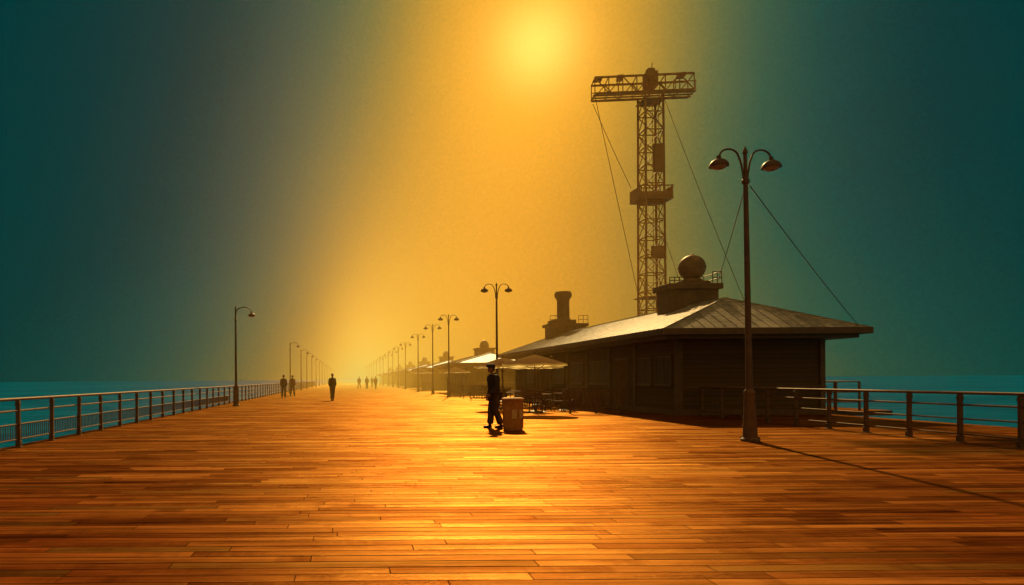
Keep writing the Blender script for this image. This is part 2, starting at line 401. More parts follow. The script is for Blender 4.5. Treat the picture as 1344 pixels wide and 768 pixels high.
# ------------------------------------------------------------------ buildings
def hip_roof(e, x0, x1, y0, y1, zc, zr, ry0, ry1, rib=0.45):
    xm = (x0 + x1) / 2
    b = B()
    A = (x0, y0, zc); Bq = (x1, y0, zc); C = (x1, y1, zc); D = (x0, y1, zc); P = (xm, ry0, zr); Q = (xm, ry1, zr)
    b.poly([A, Bq, P]); b.poly([Bq, C, Q, P]); b.poly([C, D, Q]); b.poly([D, A, P, Q]); b.poly([A, D, C, Bq])
    def rb(p, q, w=0.045): b.beam(Vector(p) + Vector((0, 0, .006)), Vector(q) + Vector((0, 0, .006)), w, w)
    n = int((x1 - x0) / rib)
    for i in range(1, n):
        x = x0 + (x1 - x0) * i / n
        f = (x - x0) / (xm - x0) if x < xm else (x1 - x) / (x1 - xm)
        rb((x, y0, zc), (x, y0 + (ry0 - y0) * f, zc + (zr - zc) * f), 0.022)
    m = int((y1 - y0) / rib)
    for i in range(1, m):
        y = y0 + (y1 - y0) * i / m
        f = min(1, (y - y0) / (ry0 - y0), (y1 - y) / (y1 - ry1))
        rb((x0, y, zc), (x0 + (xm - x0) * f, y, zc + (zr - zc) * f), 0.022)
        rb((x1, y, zc), (x1 + (xm - x1) * f, y, zc + (zr - zc) * f), 0.022)
    for p, q in ((A, P), (Bq, P), (C, Q), (D, Q), (P, Q)): rb(p, q, 0.07)
    r = b.done('roof', M_ROOF, e, smooth=False)
    f = B(); t = 0.06
    z1 = zc - 0.004; z0 = zc - 0.2
    f.mm((x0 - t, y0 - t, z0), (x1 + t, y0, z1 + .03)); f.mm((x0 - t, y1, z0), (x1 + t, y1 + t, z1 + .03))
    f.mm((x0 - t, y0 + .002, z0), (x0, y1 - .002, z1 + .03)); f.mm((x1, y0 + .002, z0), (x1 + t, y1 - .002, z1 + .03))
    s = 0.22
    f.mm((x0 + s, y0 + s, z0 - 0.13), (x1 - s, y1 - s, zc - 0.05))
    f.done('fascia', M_TRIM, r, smooth=False, bevel=0.01)
    return r

def window(e, c, w, h, face, panes=2):
    ang = R(-90) if face == '-x' else 0
    fr = B(); t = 0.055
    fr.mm((-w / 2 - t, -0.05, -h / 2 - t), (-w / 2, 0.0, h / 2 + t)); fr.mm((w / 2, -0.05, -h / 2 - t), (w / 2 + t, 0.0, h / 2 + t))
    fr.mm((-w / 2 + .001, -0.048, h / 2), (w / 2 - .001, 0.0, h / 2 + t - .003)); fr.mm((-w / 2 + .001, -0.048, -h / 2 - t + .003), (w / 2 - .001, 0, -h / 2))
    for k in range(1, panes):
        x = -w / 2 + w * k / panes; fr.mm((x - .022, -0.04, -h / 2 + .001), (x + .022, -.002, h / 2 - .001))
    g = B(); g.mm((-w / 2 + .001, -0.022, -h / 2 + .001), (w / 2 - .001, -0.006, h / 2 - .001))
    o = g.done('window', M_GLASS, e, c, smooth=False); o.rotation_euler = (0, 0, ang)
    fr.done('frame', M_FRAME, o, smooth=False)
    si = B(); si.mm((-w / 2 - .12, -0.11, -h / 2 - t - .05), (w / 2 + .12, 0, -h / 2 - t - .002)); si.done('sill', M_TRIM, o, smooth=False)

def door(e, c, w, h, face):
    ang = R(-90) if face == '-x' else 0
    d = B(); d.mm((-w / 2, -0.03, 0.02), (w / 2, 0, h)); 
    for z0, z1 in ((0.15, 0.9), (1.05, h - .15)):
        for s in (-1, 1):
            x = s * w / 4; d.mm((x - w * .17, -0.045, z0), (x + w * .17, -0.029, z1))
    o = d.done('door', M_WOODF, e, c, smooth=False); o.rotation_euler = (0, 0, ang)
    f = B(); f.mm((-w / 2 - .09, -0.07, 0), (-w / 2 - .002, 0, h + .09)); f.mm((w / 2 + .002, -0.07, 0), (w / 2 + .09, 0, h + .09)); f.mm((-w / 2, -0.068, h + .003), (w / 2, 0, h + .088))
    f.done('frame', M_FRAME, o, smooth=False)
    k = B(); k.ball((w / 2 - .1, -0.08, 1.02), 0.03, u=10, v=8); k.cyl((w / 2 - .1, -0.08, 1.02), (w / 2 - .1, -.03, 1.02), .012, n=8); k.done('handle', M_RAIL, o)

def main_building():
    e = root('boardwalk_building', (12.0, 24.8, 0), 'long low timber-sided pavilion with hipped metal roof and deep eaves', 'building')
    W, Ln, Hh = 5.35, 23.4, 2.80
    b = B(); b.mm((0, 0, 0.0), (W, Ln, Hh)); b.done('wall', M_SIDE, e, smooth=False)
    t = B()
    for y in [0.0, 3.55, 6.3, 9.2, 12.2, 15.2, 18.2, 21.2, Ln]:
        t.mm((-0.07, y - 0.09, 0.0), (-0.0005, y + 0.09, Hh - .03))
    for x in [0.09, W - 0.09]:
        t.mm((x - 0.09, -0.07, 0.0), (x + 0.09, -0.0005, Hh - .03))
    t.mm((-0.10, -0.10, 0.004), (W + .1, -0.072, 0.22)); t.mm((-0.10, -0.07, 0.004), (-0.072, Ln, 0.22))
    t.mm((-0.05, -0.05, 0.98), (W + .05, -0.001, 1.06)); 
    t.done('wall_trim', M_TRIM, e, smooth=False)
    for y, w, pn in ((1.0, 1.2, 2), (2.65, 1.2, 2), (7.1, 1.1, 2), (8.4, 1.0, 2), (10.7, 1.8, 3), (13.7, 1.8, 3), (19.7, 1.8, 3)):
        window(e, (0, y, 1.65), w, 1.0, '-x', pn)
    door(e, (0, 4.95, 0), 1.2, 2.15, '-x'); door(e, (0, 16.7, 0), 1.2, 2.15, '-x')
    hip_roof(e, -1.1, 6.05, -1.3, 24.2, 3.06, 4.40, 1.3, 21.4, 0.36)
    p = B(); p.mm((1.75, 4.1, 3.6), (3.78, 5.4, 5.12)); p.mm((1.62, 3.98, 5.12), (3.92, 5.55, 5.36)); p.mm((2.3, 4.2, 5.36), (3.5, 5.2, 5.50))
    p.done('rooftop_plinth', M_STUCCO, e, smooth=False, bevel=0.02)
    cx = 2.95
    q = B(); q.lathe([(0.42, 5.50), (0.40, 5.6), (0.28, 5.66), (0.26, 5.72)], (cx, 4.7, 0), 24); q.ball((cx, 4.7, 6.12), 0.55, u=32, v=20)
    q.lathe([(0.562, -0.03), (0.572, 0.0), (0.562, 0.03)], (cx, 4.7, 6.12), 32); q.lathe([(0.09, .5), (.09, .57), (0.03, .6)], (cx, 4.7, 6.12), 12)
    q.done('spherical_tank', M_TANK, e)
    def rr(rl, x0, x1, y, z0, z1, n):
        for i in range(n + 1):
            x = x0 + (x1 - x0) * i / n; rl.cyl((x, y, z0), (x, y, z1), 0.018, n=6)
        for z in (z1, (z0 + z1) / 2): rl.cyl((x0, y, z), (x1, y, z), 0.018, n=6)
    rl = B(); rr(rl, 1.68, 2.3, 4.05, 5.35, 5.62, 3); rl.done('rooftop_railing', M_IRON, e)
    rl = B(); rr(rl, 3.5, 3.88, 4.05, 5.35, 5.85, 2); rr(rl, 3.5, 3.88, 5.5, 5.35, 5.85, 2)
    for z in (5.85, 5.6): rl.cyl((3.88, 4.05, z), (3.88, 5.5, z), 0.018, n=6)
    rl.done('rooftop_railing', M_IRON, e)
    p = B(); p.mm((1.35, 19.6, 3.6), (3.6, 21.1, 4.75)); p.mm((1.2, 19.5, 4.75), (3.75, 21.2, 4.95)); p.mm((1.5, 19.7, 4.95), (3.0, 21.0, 5.2))
    p.done('rooftop_plinth', M_STUCCO, e, smooth=False, bevel=0.02)
    q = B(); q.lathe([(0.46, 5.15), (0.46, 5.3), (0.40, 5.35), (0.39, 6.5), (0.44, 6.6), (0.54, 6.75), (0.56, 6.95), (0.50, 7.0), (0.50, 7.08), (0.36, 7.08)], (2.35, 20.35, 0), 24)
    q.done('chimney', M_STUCCO, e)
    rl = B(); rr(rl, 1.25, 1.9, 19.55, 4.95, 5.45, 2); rl.done('rooftop_railing', M_IRON, e)
    rl = B(); rr(rl, 3.1, 3.7, 19.55, 4.95, 5.45, 2); rl.done('rooftop_railing', M_IRON, e)
main_building()

def kiosk(loc, L, label):
    e = root('boardwalk_kiosk', loc, label, 'kiosk', 'low hip-roofed kiosks lining the boardwalk')
    b = B(); b.mm((0, 0, 0), (5.0, L, 2.7)); b.done('wall', M_SIDE, e, smooth=False)
    for i in range(int(L / 2.6)):
        window(e, (0, 1.5 + i * 2.6, 1.6), 1.5, 1.0, '-x', 2)
    window(e, (1.5, 0, 1.6), 1.5, 1.0, '-y', 2); window(e, (3.5, 0, 1.6), 1.5, 1.0, '-y', 2)
    hip_roof(e, -1.2, 6.0, -1.2, L + 1.2, 2.75, 3.7, 1.6, L - 1.6, 0.9)
    p = B(); p.mm((1.6, L * .3, 3.2), (3.2, L * .3 + 1.6, 4.1)); p.mm((1.5, L * .3 - .1, 4.1), (3.3, L * .3 + 1.7, 4.25))
    p.done('rooftop_plinth', M_STUCCO, e, smooth=False)
    p = B(); p.lathe([(0.4, 4.25), (0.45, 4.4), (0.4, 4.7), (0.25, 4.9), (0.05, 5.0)], (2.4, L * .3 + .8, 0), 16); p.done('rooftop_dome', M_TANK, e)
    return e
k0 = kiosk((10.6, 60, 0), 12, 'low timber kiosk with hipped roof and small rooftop dome')
for y in (84, 108, 134, 164, 198):
    clone(k0, (10.8 + random.uniform(-.4, .3), y, 0))

# ------------------------------------------------------------------ tower
def tower():
    e = root('lattice_tower', (20.15, 45, 0), 'tall rusty steel lattice tower with truss crossbeam and cabin', 'tower')
    s = 0.60; H = 19.9
    b = B()
    def P(i, z):
        k = s * (1.08 - 0.12 * z / H); return Vector(((-k, -k, z), (k, -k, z), (k, k, z), (-k, k, z))[i])
    for i in range(4): b.beam(P(i, 0), P(i, H), 0.11)
    n = 17
    for j in range(n):
        z0 = H * j / n; z1 = H * (j + 1) / n
        for i in range(4):
            k = (i + 1) % 4
            b.beam(P(i, z0), P(k, z0), 0.06)
            b.beam(P(i, z0), P(k, z1), 0.045)
            if (i + j) % 2: b.beam(P(k, z0), P(i, z1), 0.045)
    b.mm((-1, -1, 0.0), (1, 1, 0.25))
    b.done('mast', M_STEEL, e, smooth=False)
    l = B(); 
    for x in (-.2, .2): l.beam((x, -0.75, 0.2), (x, -0.72, H), 0.025)
    for i in range(60): l.beam((-.2, -.74, .4 + i * .32), (.2, -.74, .4 + i * .32), 0.015)
    l.done('ladder', M_STEEL, e, smooth=False)
    b = B(); z0, z1 = 20.0, 21.05; d = 0.65
    xa, xb = -3.6, 2.5
    tilt = lambda x: -0.035 * x
    for y in (-d, d):
        for z in (z0, z1): b.beam((xa, y, z + tilt(xa)), (xb, y, z + tilt(xb)), 0.11)
        b.beam((xa, y, 20.55 + tilt(xa)), (xb, y, 20.55 + tilt(xb)), 0.05)
        N = 7
        for i in range(N + 1):
            x = xa + (xb - xa) * i / N; zz = tilt(x)
            b.beam((x, y, z0 + zz), (x, y, z1 + zz), 0.055)
            if i < N:
                x2 = xa + (xb - xa) * (i + 1) / N
                a, c = (z0, z1) if (i + (y > 0)) % 2 else (z1, z0)
                b.beam((x, y, a + zz), (x2, y, c + tilt(x2)), 0.055)
    for i in range(8):
        x = xa + (xb - xa) * i / 7
        for z in (z0, z1): b.beam((x, -d, z + tilt(x)), (x, d, z + tilt(x)), 0.05)
    for y in (-.4, 0, .4):
        b.beam((xa - .1, y, z0 - .06 + tilt(xa)), (xb + .1, y, z0 - .06 + tilt(xb)), .16, .05)
    o = b.done('cross_truss', M_STEEL, e, smooth=False); o.rotation_euler = (0, 0, R(-10))
    b = B()
    for x in (-3.65, -2.2, 1.3, 2.5): b.beam((x, -.9, 19.75 + tilt(x)), (x, -.9, 20.5 + tilt(x)), .04)
    b.beam((-3.7, -.9, 19.78 + .13), (2.55, -.9, 19.78 - .09), .06)
    b.beam((-3.7, -.9, 20.45 + .13), (2.55, -.9, 20.45 - .09), .035)
    o = b.done('walkway_rail', M_STEEL, e, smooth=False); o.rotation_euler = (0, 0, R(-10))
    for xx, ww, hh in ((-3.3, .5, .16), (-1.9, .35, .22), (1.9, .45, .2)):
        b = B(); b.mm((xx - ww / 2, -.3, 21.1 - .035 * xx), (xx + ww / 2, .3, 21.1 - .035 * xx + hh))
        o = b.done('floodlight_box', M_CABIN, e, smooth=False); o.rotation_euler = (0, 0, R(-10))
    b = B(); b.mm((-.34, -.4, 20.5), (.34, .4, 21.45)); b.mm((-.22, -.22, 21.45), (.22, .22, 21.7)); b.beam((.12, 0, 21.65), (.12, 0, 22.15), .045)
    b.done('winch_housing', M_CABIN, e, smooth=False)
    b = B(); b.mm((-.68, -.68, 19.5), (.68, .68, 19.58)); b.done('collar_plate', M_CABIN, e, smooth=False)
    b = B(); b.mm((-1.1, -.8, 12.98), (1.1, .8, 13.05))
    b.mm((-1.08, -.8, 13.05), (-1.04, .8, 13.8)); b.mm((-1.039, -.8, 13.05), (1.039, -.76, 13.45)); b.mm((1.04, -.8, 13.05), (1.08, .8, 13.8))
    b.mm((-1.1, -.85, 13.8), (1.1, -.77, 13.86)); b.mm((-.5, -.45, 12.8), (.5, .45, 12.98))
    for i in range(9): b.mm((-1.0 + i * .245, -.83, 13.06), (-.96 + i * .245, -.799, 13.805))
    b.done('cabin', M_CABIN, e, smooth=False)
    b = B(); b.mm((-.2, -.9, 14.7), (.5, -.72, 16.5)); b.mm((-.15, -.94, 15.7), (.45, -.899, 16.4)); b.mm((-.15, -.94, 14.8), (.45, -.899, 15.6)); b.done('equipment_panel', M_CABIN, e, smooth=False)
    b = B(); b.mm((-.35, -.88, 9.2), (.42, -.72, 9.9)); b.mm((-.6, -.85, 9.1), (.6, -.68, 9.199)); b.mm((-.3, -.92, 9.28), (.36, -.879, 9.82)); b.done('equipment_panel', M_CABIN, e, smooth=False)
    b = B(); b.mm((-.85, -.85, 6.6), (.85, .85, 6.66))
    for x in (-.85, 0, .85): b.beam((x, -.85, 6.65), (x, -.85, 7.5), .03)
    b.beam((-.85, -.85, 7.5), (.85, -.85, 7.5), .03)
    b.done('platform', M_STEEL, e, smooth=False)
tower()

def wire(p, q, label, sag=0.0, r=0.013):
    p = Vector(p); q = Vector(q)
    e = B(); pts = []
    for i in range(13):
        t = i / 12; v = p.lerp(q, t); v.z -= sag * 4 * t * (1 - t); pts.append(v - p)
    e.tube(pts, r, 6)
    o = e.done('guy_wire', M_IRON, None, p); o['label'] = label; o['category'] = 'wire'
    return o
lt = 'thin steel guy wire running down from the lattice tower'
wire((16.5, 45.0, 19.95), (20.0, 43.4, 0.02), lt, 0.15, .02)
wire((16.8, 46.2, 19.9), (19.0, 45.4, 14.0), lt, 0.1, .02)
wire((20.8, 44.4, 19.5), (19.2, 29.6, 0.02), lt, 0.3, .016)
wire((20.8, 44.3, 10.2), (20.9, 38.0, 0.02), lt, 0.1, .016)
wire((8.8, 14.85, 5.55), (17.8, 23.7, 3.12), 'thin wire strung from the street lamp to the roof corner', 0.06, .011)
wire((8.7, 14.9, 5.45), (15.7, 28.85, 5.4), 'thin wire strung from the street lamp to the rooftop railing', 0.06, .011)

# ------------------------------------------------------------------ cafe umbrellas and furniture
def umbrella(loc, label, r=1.3, h=2.34):
    e = root('cafe_umbrella', loc, label, 'umbrella', 'golden cafe umbrellas on the boardwalk')
    b = B(); n = 8; top = b.bm.verts.new((0, 0, h)); rings = []
    for f, z in ((0.33, h - .14), (0.66, h - .27), (1.0, h - .40), (1.004, h - .47)):
        ring = []
        for k in range(n * 2):
            a = math.pi * k / n; rr = r * f * (1.0 if k % 2 == 0 else 0.935)
            ring.append(b.bm.verts.new((rr * math.cos(a), rr * math.sin(a), z + (0.02 if k % 2 == 0 else -.015))))
        rings.append(ring)
    N = 2 * n
    for k in range(N): b.bm.faces.new((top, rings[0][k], rings[0][(k + 1) % N]))
    for a_, c_ in zip(rings, rings[1:]):
        for k in range(N): b.bm.faces.new((a_[k], c_[k], c_[(k + 1) % N], a_[(k + 1) % N]))
    b.done('canopy', M_CANVAS, e)
    p = B(); p.cyl((0, 0, .05), (0, 0, h + .06), .022, n=10); p.ball((0, 0, h + .08), .035, u=10, v=8); 
    for k in range(8):
        a = math.pi * k / 4; p.cyl((0, 0, h - .65), (r * .55 * math.cos(a), r * .55 * math.sin(a), h - .24), .008, n=5)
    p.done('pole', M_WOODF, e)
    p = B(); p.lathe([(.3, 0), (.3, .05), (.25, .09), (.06, .12), (.045, .3), (.03, .3)], n=20); p.done('base', M_IRON, e)
    return e
U = umbrella((7.5, 27.2, 0), 'golden canvas cafe umbrella beside the pavilion')
for p, s in (((7.1, 31.0, 0), 1.0), ((9.5, 34.0, 0), 1.0), ((8.9, 39, 0), 1.1), ((8.9, 56, 0), 1.0), ((8.9, 80, 0), 1.1)):
    clone(U, p, R(random.uniform(0, 40)), scale=s)

def chair():
    e = root('cafe_chair', (7.0, 26.6, 0), 'dark slatted cafe chair near an umbrella table', 'chair', 'dark cafe chairs on the boardwalk')
    b = B()
    for i in range(5): b.mm((-.21, -.21 + i * .088, .44), (.21, -.14 + i * .088, .46))
    b.mm((-.215, -.22, .415), (.215, -.20, .441)); b.mm((-.215, .20, .415), (.215, .22, .441)); b.done('seat', M_WOODF, e, smooth=False)
    b = B()
    for i in range(4): b.mm((-.2, .215 + .012 * i, .56 + i * .09), (.2, .235 + .012 * i, .62 + i * .09))
    b.cyl((-.2, .2, .44), (-.2, .28, .92), .014, n=8); b.cyl((.2, .2, .44), (.2, .28, .92), .014, n=8); b.done('backrest', M_WOODF, e, smooth=False)
    for x in (-.2, .2):
        for y in (-.2, .2):
            b = B(); b.cyl((x * 1.08, y * 1.12, 0), (x, y, .44), .013, n=8); b.done('leg', M_IRON, e)
    return e
def table():
    e = root('cafe_table', (7.15, 26.3, 0), 'small round cafe table under an umbrella', 'table', 'round cafe tables on the boardwalk')
    b = B(); b.lathe([(.02, .70), (.36, .71), (.39, .72), (.39, .745), (.36, .75), (.02, .75)], n=28); b.done('table_top', M_WOODF, e)
    b = B(); b.cyl((0, 0, .04), (0, 0, .71), .03, n=12); b.done('pedestal', M_IRON, e)
    b = B(); b.lathe([(.24, 0), (.24, .02), (.08, .05), (.03, .06)], n=20); b.done('base', M_IRON, e)
    return e
C0 = chair(); T0 = table()
tabs = [(8.0, 28.0), (9.3, 29.4), (7.4, 31.6), (9.5, 32.4), (8.6, 34.8), (9.0, 38.7), (9.2, 48.5)]
T0.location = (tabs[0][0], tabs[0][1], 0)
first = True
for i, (x, y) in enumerate(tabs):
    if i: clone(T0, (x, y, 0))
    a0 = random.uniform(0, 2)
    for k in range(3):
        a = a0 + k * 2.1; px, py = x + .68 * math.cos(a), y + .68 * math.sin(a)
        rz = math.atan2(py - y, px - x) - math.pi / 2
        if first: C0.location = (px, py, 0); C0.rotation_euler = (0, 0, rz); first = False
        else: clone(C0, (px, py, 0), rz)

def screen(loc, L, rz, label):
    e = root('terrace_screen', loc, label, 'fence', 'low slatted screens around the cafe terrace', rz)
    for x in (0, L / 2, L):
        b = B(); b.mm((x - .03, -.03, 0), (x + .03, .03, .92)); b.done('post', M_WOODF, e, smooth=False)
    b = B()
    for z in (.12, .82): b.mm((0.031, -.02, z), (L - .031, .02, z + .06))
    k = .1
    while k < L - .1:
        b.mm((k, -.034, .1), (k + .035, -.019, .9)); k += .11
    b.done('slats', M_WOODF, e, smooth=False)
    return e
s0 = screen((8.7, 26.6, 0), 2.0, 0, 'low brown slatted screen beside the pavilion terrace')
for p, r in (((7.6, 29.6, 0), 0), ((9.7, 30.1, 0), 0), ((9.9, 32.2, 0), 0), ((8.0, 44.0, 0), 0), ((8.4, 50.5, 0), 0)):
    clone(s0, p, r)

# ------------------------------------------------------------------ litter bin
def bin_():
    e = root('litter_bin', (4.50, 18.5, 0), 'rust orange drum litter bin with faded label on the planks', 'litter bin', rz=R(12))
    b = B(); b.lathe([(.265, .0), (.275, .03), (.28, .05), (.28, .28), (.29, .29), (.29, .31), (.28, .32), (.283, .58), (.293, .59), (.293, .61), (.284, .62), (.288, .82), (.30, .84), (.30, .87), (.27, .87), (.265, .80), (.25, .2)], n=36)
    for k in range(18):
        a = 2 * math.pi * k / 18
        b.box((.287 * math.cos(a), .287 * math.sin(a), .43), (.012, .045, .70), a)
    b.done('drum', M_BIN, e)
    b = B(); b.lathe([(.315, .865), (.325, .88), (.325, .91), (.29, .935), (.20, .95), (.19, .935), (.19, .90)], n=36); b.done('lid', M_BIN, e)
    b = B()
    for a0 in (-118, -75):
        for k in range(4):
            a = R(a0 + k * 7); b.box((.297 * math.cos(a), .297 * math.sin(a), .47), (.010, .038, .26), a)
    b.done('label_plate', M_BINL, e, smooth=False)
    e.scale = (.93, .93, .93)
bin_()

# ------------------------------------------------------------------ people
def skin_mesh(verts, edges, radii, rootv=0, sub=2):
    me = bpy.data.meshes.new('tmp'); me.from_pydata([tuple(v) for v in verts], edges, [])
    o = bpy.data.objects.new('tmp', me); COL.objects.link(o)
    o.modifiers.new('s', 'SKIN'); 
    if not me.skin_vertices: 
        bpy.context.view_layer.update()
    sv = me.skin_vertices[0].data
    for i, r in enumerate(radii):
        rr = r if isinstance(r, tuple) else (r, r)
        sv[i].radius = rr; sv[i].use_root = (i == rootv)
    s = o.modifiers.new('u', 'SUBSURF'); s.levels = sub; s.render_levels = sub
    dg = bpy.context.evaluated_depsgraph_get(); dg.update()
    res = bpy.data.meshes.new_from_object(o.evaluated_get(dg))
    bpy.data.objects.remove(o); return res

def chain_mesh(chains, sub=2):
    V = []; E = []; Rr = []; idx = {}
    for ch in chains:
        prev = None
        for p, r in ch:
            key = tuple(round(c, 4) for c in p)
            if key not in idx:
                idx[key] = len(V); V.append(p); Rr.append(r)
            i = idx[key]
            if prev is not None and prev != i: E.append((prev, i))
            prev = i
    return skin_mesh(V, E, Rr, 0, sub)

def make_person(loc, rz, label, pose, fine=True, jacket=M_JACKET, trous=M_TROUS, cap=True, group=None):
    st = pose.get('stride', .15); lean = pose.get('lean', 0.0); armf = pose.get('arm', (.1, .1)); side = pose.get('elbow', (.0, .0)); lo = pose.get('loose', 0.0)
    sw = pose.get('stance', .11); kb = pose.get('knee', 0.0)
    def L(x, y, z): return (x, y - lean * max(0, z - .9), z)
    pel = L(0, 0, .95)
    spine = [(pel, (.15, .11)), (L(0, 0, 1.10), (.135, .10)), (L(0, .0, 1.28), (.165, .115)), (L(0, .01, 1.42), (.14, .10)), (L(0, .005, 1.50), (.06, .06)), (L(0, -.01, 1.57), (.055, .058))]
    chains = [spine]; legs = []; arms = []; feet = []
    for s, sg in ((-1, 1), (1, -1)):
        fy = -st * sg
        hip = (s * .095, 0, .90); kx = -kb if sg < 0 else 0
        knee = (s * (sw * .5 + .045), fy * .5 - .03 + kx, .49)
        back = fy > 0
        ank = (s * sw, fy + (.03 if back else .0), .085)
        legs.append([(hip, .088), ((s * (sw * .25 + .07), fy * .25 - .015 + kx * .5, .70), .078), (knee, .056), ((s * (sw * .8 + .01), fy * .72 + kx * .4, .34), .054), (ank, .036)])
        feet.append((ank, s))
        chains.append([(pel, (.15, .11))] + legs[-1])
    ai = 0
    for s in (-1, 1):
        sh = L(s * .185, .01, 1.42)
        a = armf[ai]; el = L(s * (.235 + side[ai]), .03 - a * .25, 1.14)
        wr = L(s * (.225 + side[ai] * .3), -.03 - a * 1.0, .91 + abs(a) * .25); ai += 1
        arms.append([(sh, .058), ((Vector(sh).lerp(Vector(el), .5))[:], .048), (el, .042), ((Vector(el).lerp(Vector(wr), .45))[:], .040), (wr, .028)])
        chains.append([(L(0, .01, 1.42), (.14, .10))] + arms[-1])
    me = chain_mesh(chains, 2)
    bm = bmesh.new(); bm.from_mesh(me)
    k = B(); k.bm.free(); k.bm = bm
    hc = Vector(L(0, -.025, 1.675))
    k.ball(hc, .1, (.78, .96, 1.16), 24, 16)
    k.ball(hc + Vector((0, -.028, -.055)), .07, (.82, .88, .95), 16, 12)
    k.cyl(hc + Vector((0, -.085, .02)), hc + Vector((0, -.112, -.022)), .009, .016, 8)
    k.ball(hc + Vector((0, -.09, -.058)), .02, (1.3, .6, .45), 10, 8)
    for s in (-1, 1):
        k.ball(hc + Vector((s * .079, .005, -.01)), .03, (.3, .7, 1.1), 10, 8)
        k.ball(hc + Vector((s * .03, -.083, .012)), .014, (1.1, .6, .8), 8, 6)
    for ar in arms:
        el = Vector(ar[2][0]); wr = Vector(ar[4][0]); d = (wr - el).normalized()
        s = -1 if wr.x < 0 else 1
        sidev = Vector((0, -1, 0)); sidev = (sidev - d * sidev.dot(d)).normalized(); inn = d.cross(sidev).normalized()
        if inn.x * s > 0: inn = -inn
        pc = wr + d * .055
        rot = Matrix((sidev, inn, d)).transposed().to_4x4()
        k.ball(pc, .05, (.85, .36, 1.05), 14, 10, rot)
        for j, ln in enumerate((.072, .082, .077, .060)):
            b0 = wr + d * .095 + sidev * (.030 - j * .020)
            m1 = b0 + d * ln * .5 + inn * .008; m2 = m1 + d * ln * .32 + inn * .018; m3 = m2 + d * ln * .2 + inn * .016
            k.tube([b0 - d * .02, b0, m1, m2, m3], [.010, .0098, .009, .0082, .006], 8)
        t0 = wr + d * .03 + sidev * .03
        k.tube([t0 - sidev * .01, t0 + d * .02 + sidev * .018, t0 + d * .05 + sidev * .026 + inn * .012, t0 + d * .072 + sidev * .022 + inn * .02], [.013, .012, .0105, .007], 8)
    bmesh.ops.recalc_face_normals(bm, faces=bm.faces)
    tmp = bpy.data.meshes.new('t'); bm.to_mesh(tmp); bm.free()
    o = bpy.data.objects.new('t', tmp); COL.objects.link(o)
    rm = o.modifiers.new('r', 'REMESH'); rm.mode = 'VOXEL'; rm.voxel_size = .0075 if fine else .02
    dg = bpy.context.evaluated_depsgraph_get(); dg.update()
    bmsh = bpy.data.meshes.new_from_object(o.evaluated_get(dg)); bpy.data.objects.remove(o)
    bmsh.materials.clear(); bmsh.materials.append(M_SKIN); bmsh.polygons.foreach_set('use_smooth', [True] * len(bmsh.polygons))
    P = bpy.data.objects.new('person', bmsh); COL.objects.link(P); P.location = loc; P.rotation_euler = (0, 0, rz)
    P['label'] = label; P['category'] = 'person'
    if group: P['group'] = group
    def child(name, me, m):
        me.materials.clear(); me.materials.append(m); me.polygons.foreach_set('use_smooth', [True] * len(me.polygons))
        c = bpy.data.objects.new(name, me); COL.objects.link(c); c.parent = P; return c
    q = lambda a: (a[0] + lo, a[1] + lo)
    tor = [(L(0, 0, .78), q((.185, .150))), (L(0, 0, .95), q((.187, .150))), (L(0, 0, 1.10), q((.18, .145))), (L(0, 0, 1.28), q((.19, .148))), (L(0, .01, 1.42), (.17, .125)), (L(0, .005, 1.50), (.085, .08)), (L(0, 0, 1.545), (.07, .07))]
    jc = [tor]
    for ar in arms:
        sl = [(p, r + .024 + lo * .6) for p, r in ar]; last = Vector(ar[4][0]); 
        jc.append([(L(0, .01, 1.42), (.17, .125))] + sl[:-1] + [(last[:], .05 + lo * .5)])
    child('jacket', chain_mesh(jc, 2), jacket)
    tr = []
    for lg in legs:
        a = Vector(lg[4][0]); kn = Vector(lg[2][0])
        hem = kn.lerp(a, .97); w = lo * .3
        tr.append([(L(0, 0, .95), (.16, .125)), (lg[0][0], .108 + w), (lg[1][0], .102 + w), (lg[2][0], .088 + w), (lg[3][0], .088 + w), (hem[:], .092 + w)])
    child('trousers', chain_mesh(tr, 2), trous)
    for a, s in feet:
        k = B(); k.ball((a[0], a[1] - .07, .045), .05, (.92, 2.7, .75), 16, 10); k.ball((a[0], a[1], .07), .05, (.85, 1.1, 1.1), 12, 8)
        k.mm((a[0] - .042, a[1] - .17, 0.0), (a[0] + .042, a[1] + .05, .022))
        c = k.done('shoe', M_SHOE, P)
    k = B(); k.ball(hc + Vector((0, .015, .012)), .105, (.80, .93, 1.13), 20, 12)
    bmesh.ops.delete(k.bm, geom=[v for v in k.bm.verts if v.co.y < hc.y - .045 or v.co.z < hc.z - .06], context='VERTS')
    k.done('hair', M_HAIR, P)
    if cap:
        k = B(); k.lathe([(.10, -.02), (.112, -.01), (.116, .008), (.128, .05), (.118, .075), (.075, .095), (.01, .10)], (hc.x, hc.y - .008, hc.z + .042), 28)
        k.box((hc.x, hc.y - .145, hc.z + .036), (.14, .13, .014))
        k.done('cap', M_CAP, P)
    return P
make_person((4.15, 19.15, 0), R(-80), 'man in loose dark jacket and peaked cap beside a litter bin', dict(stride=.12, lean=.10, arm=(.04, .20), elbow=(.03, .06), loose=.026, stance=.075, knee=.05), True)
gp = 'people strolling on the boardwalk'
p1 = make_person((-0.95, 45, 0), R(15), 'person in dark coat walking along the boardwalk', dict(stride=.24, lean=.03, arm=(.2, -.12)), False, cap=False, group=gp)
p2 = make_person((-4.9, 53, 0), R(170), 'person in dark clothes standing near the seaward railing', dict(stride=.06, arm=(.03, .04)), False, cap=False, group=gp)
p3 = make_person((-4.65, 58.5, 0), R(160), 'person in rust shirt standing near the seaward railing', dict(stride=.16, arm=(.08, .0)), False, jacket=M_SHIRT, cap=False, group=gp)
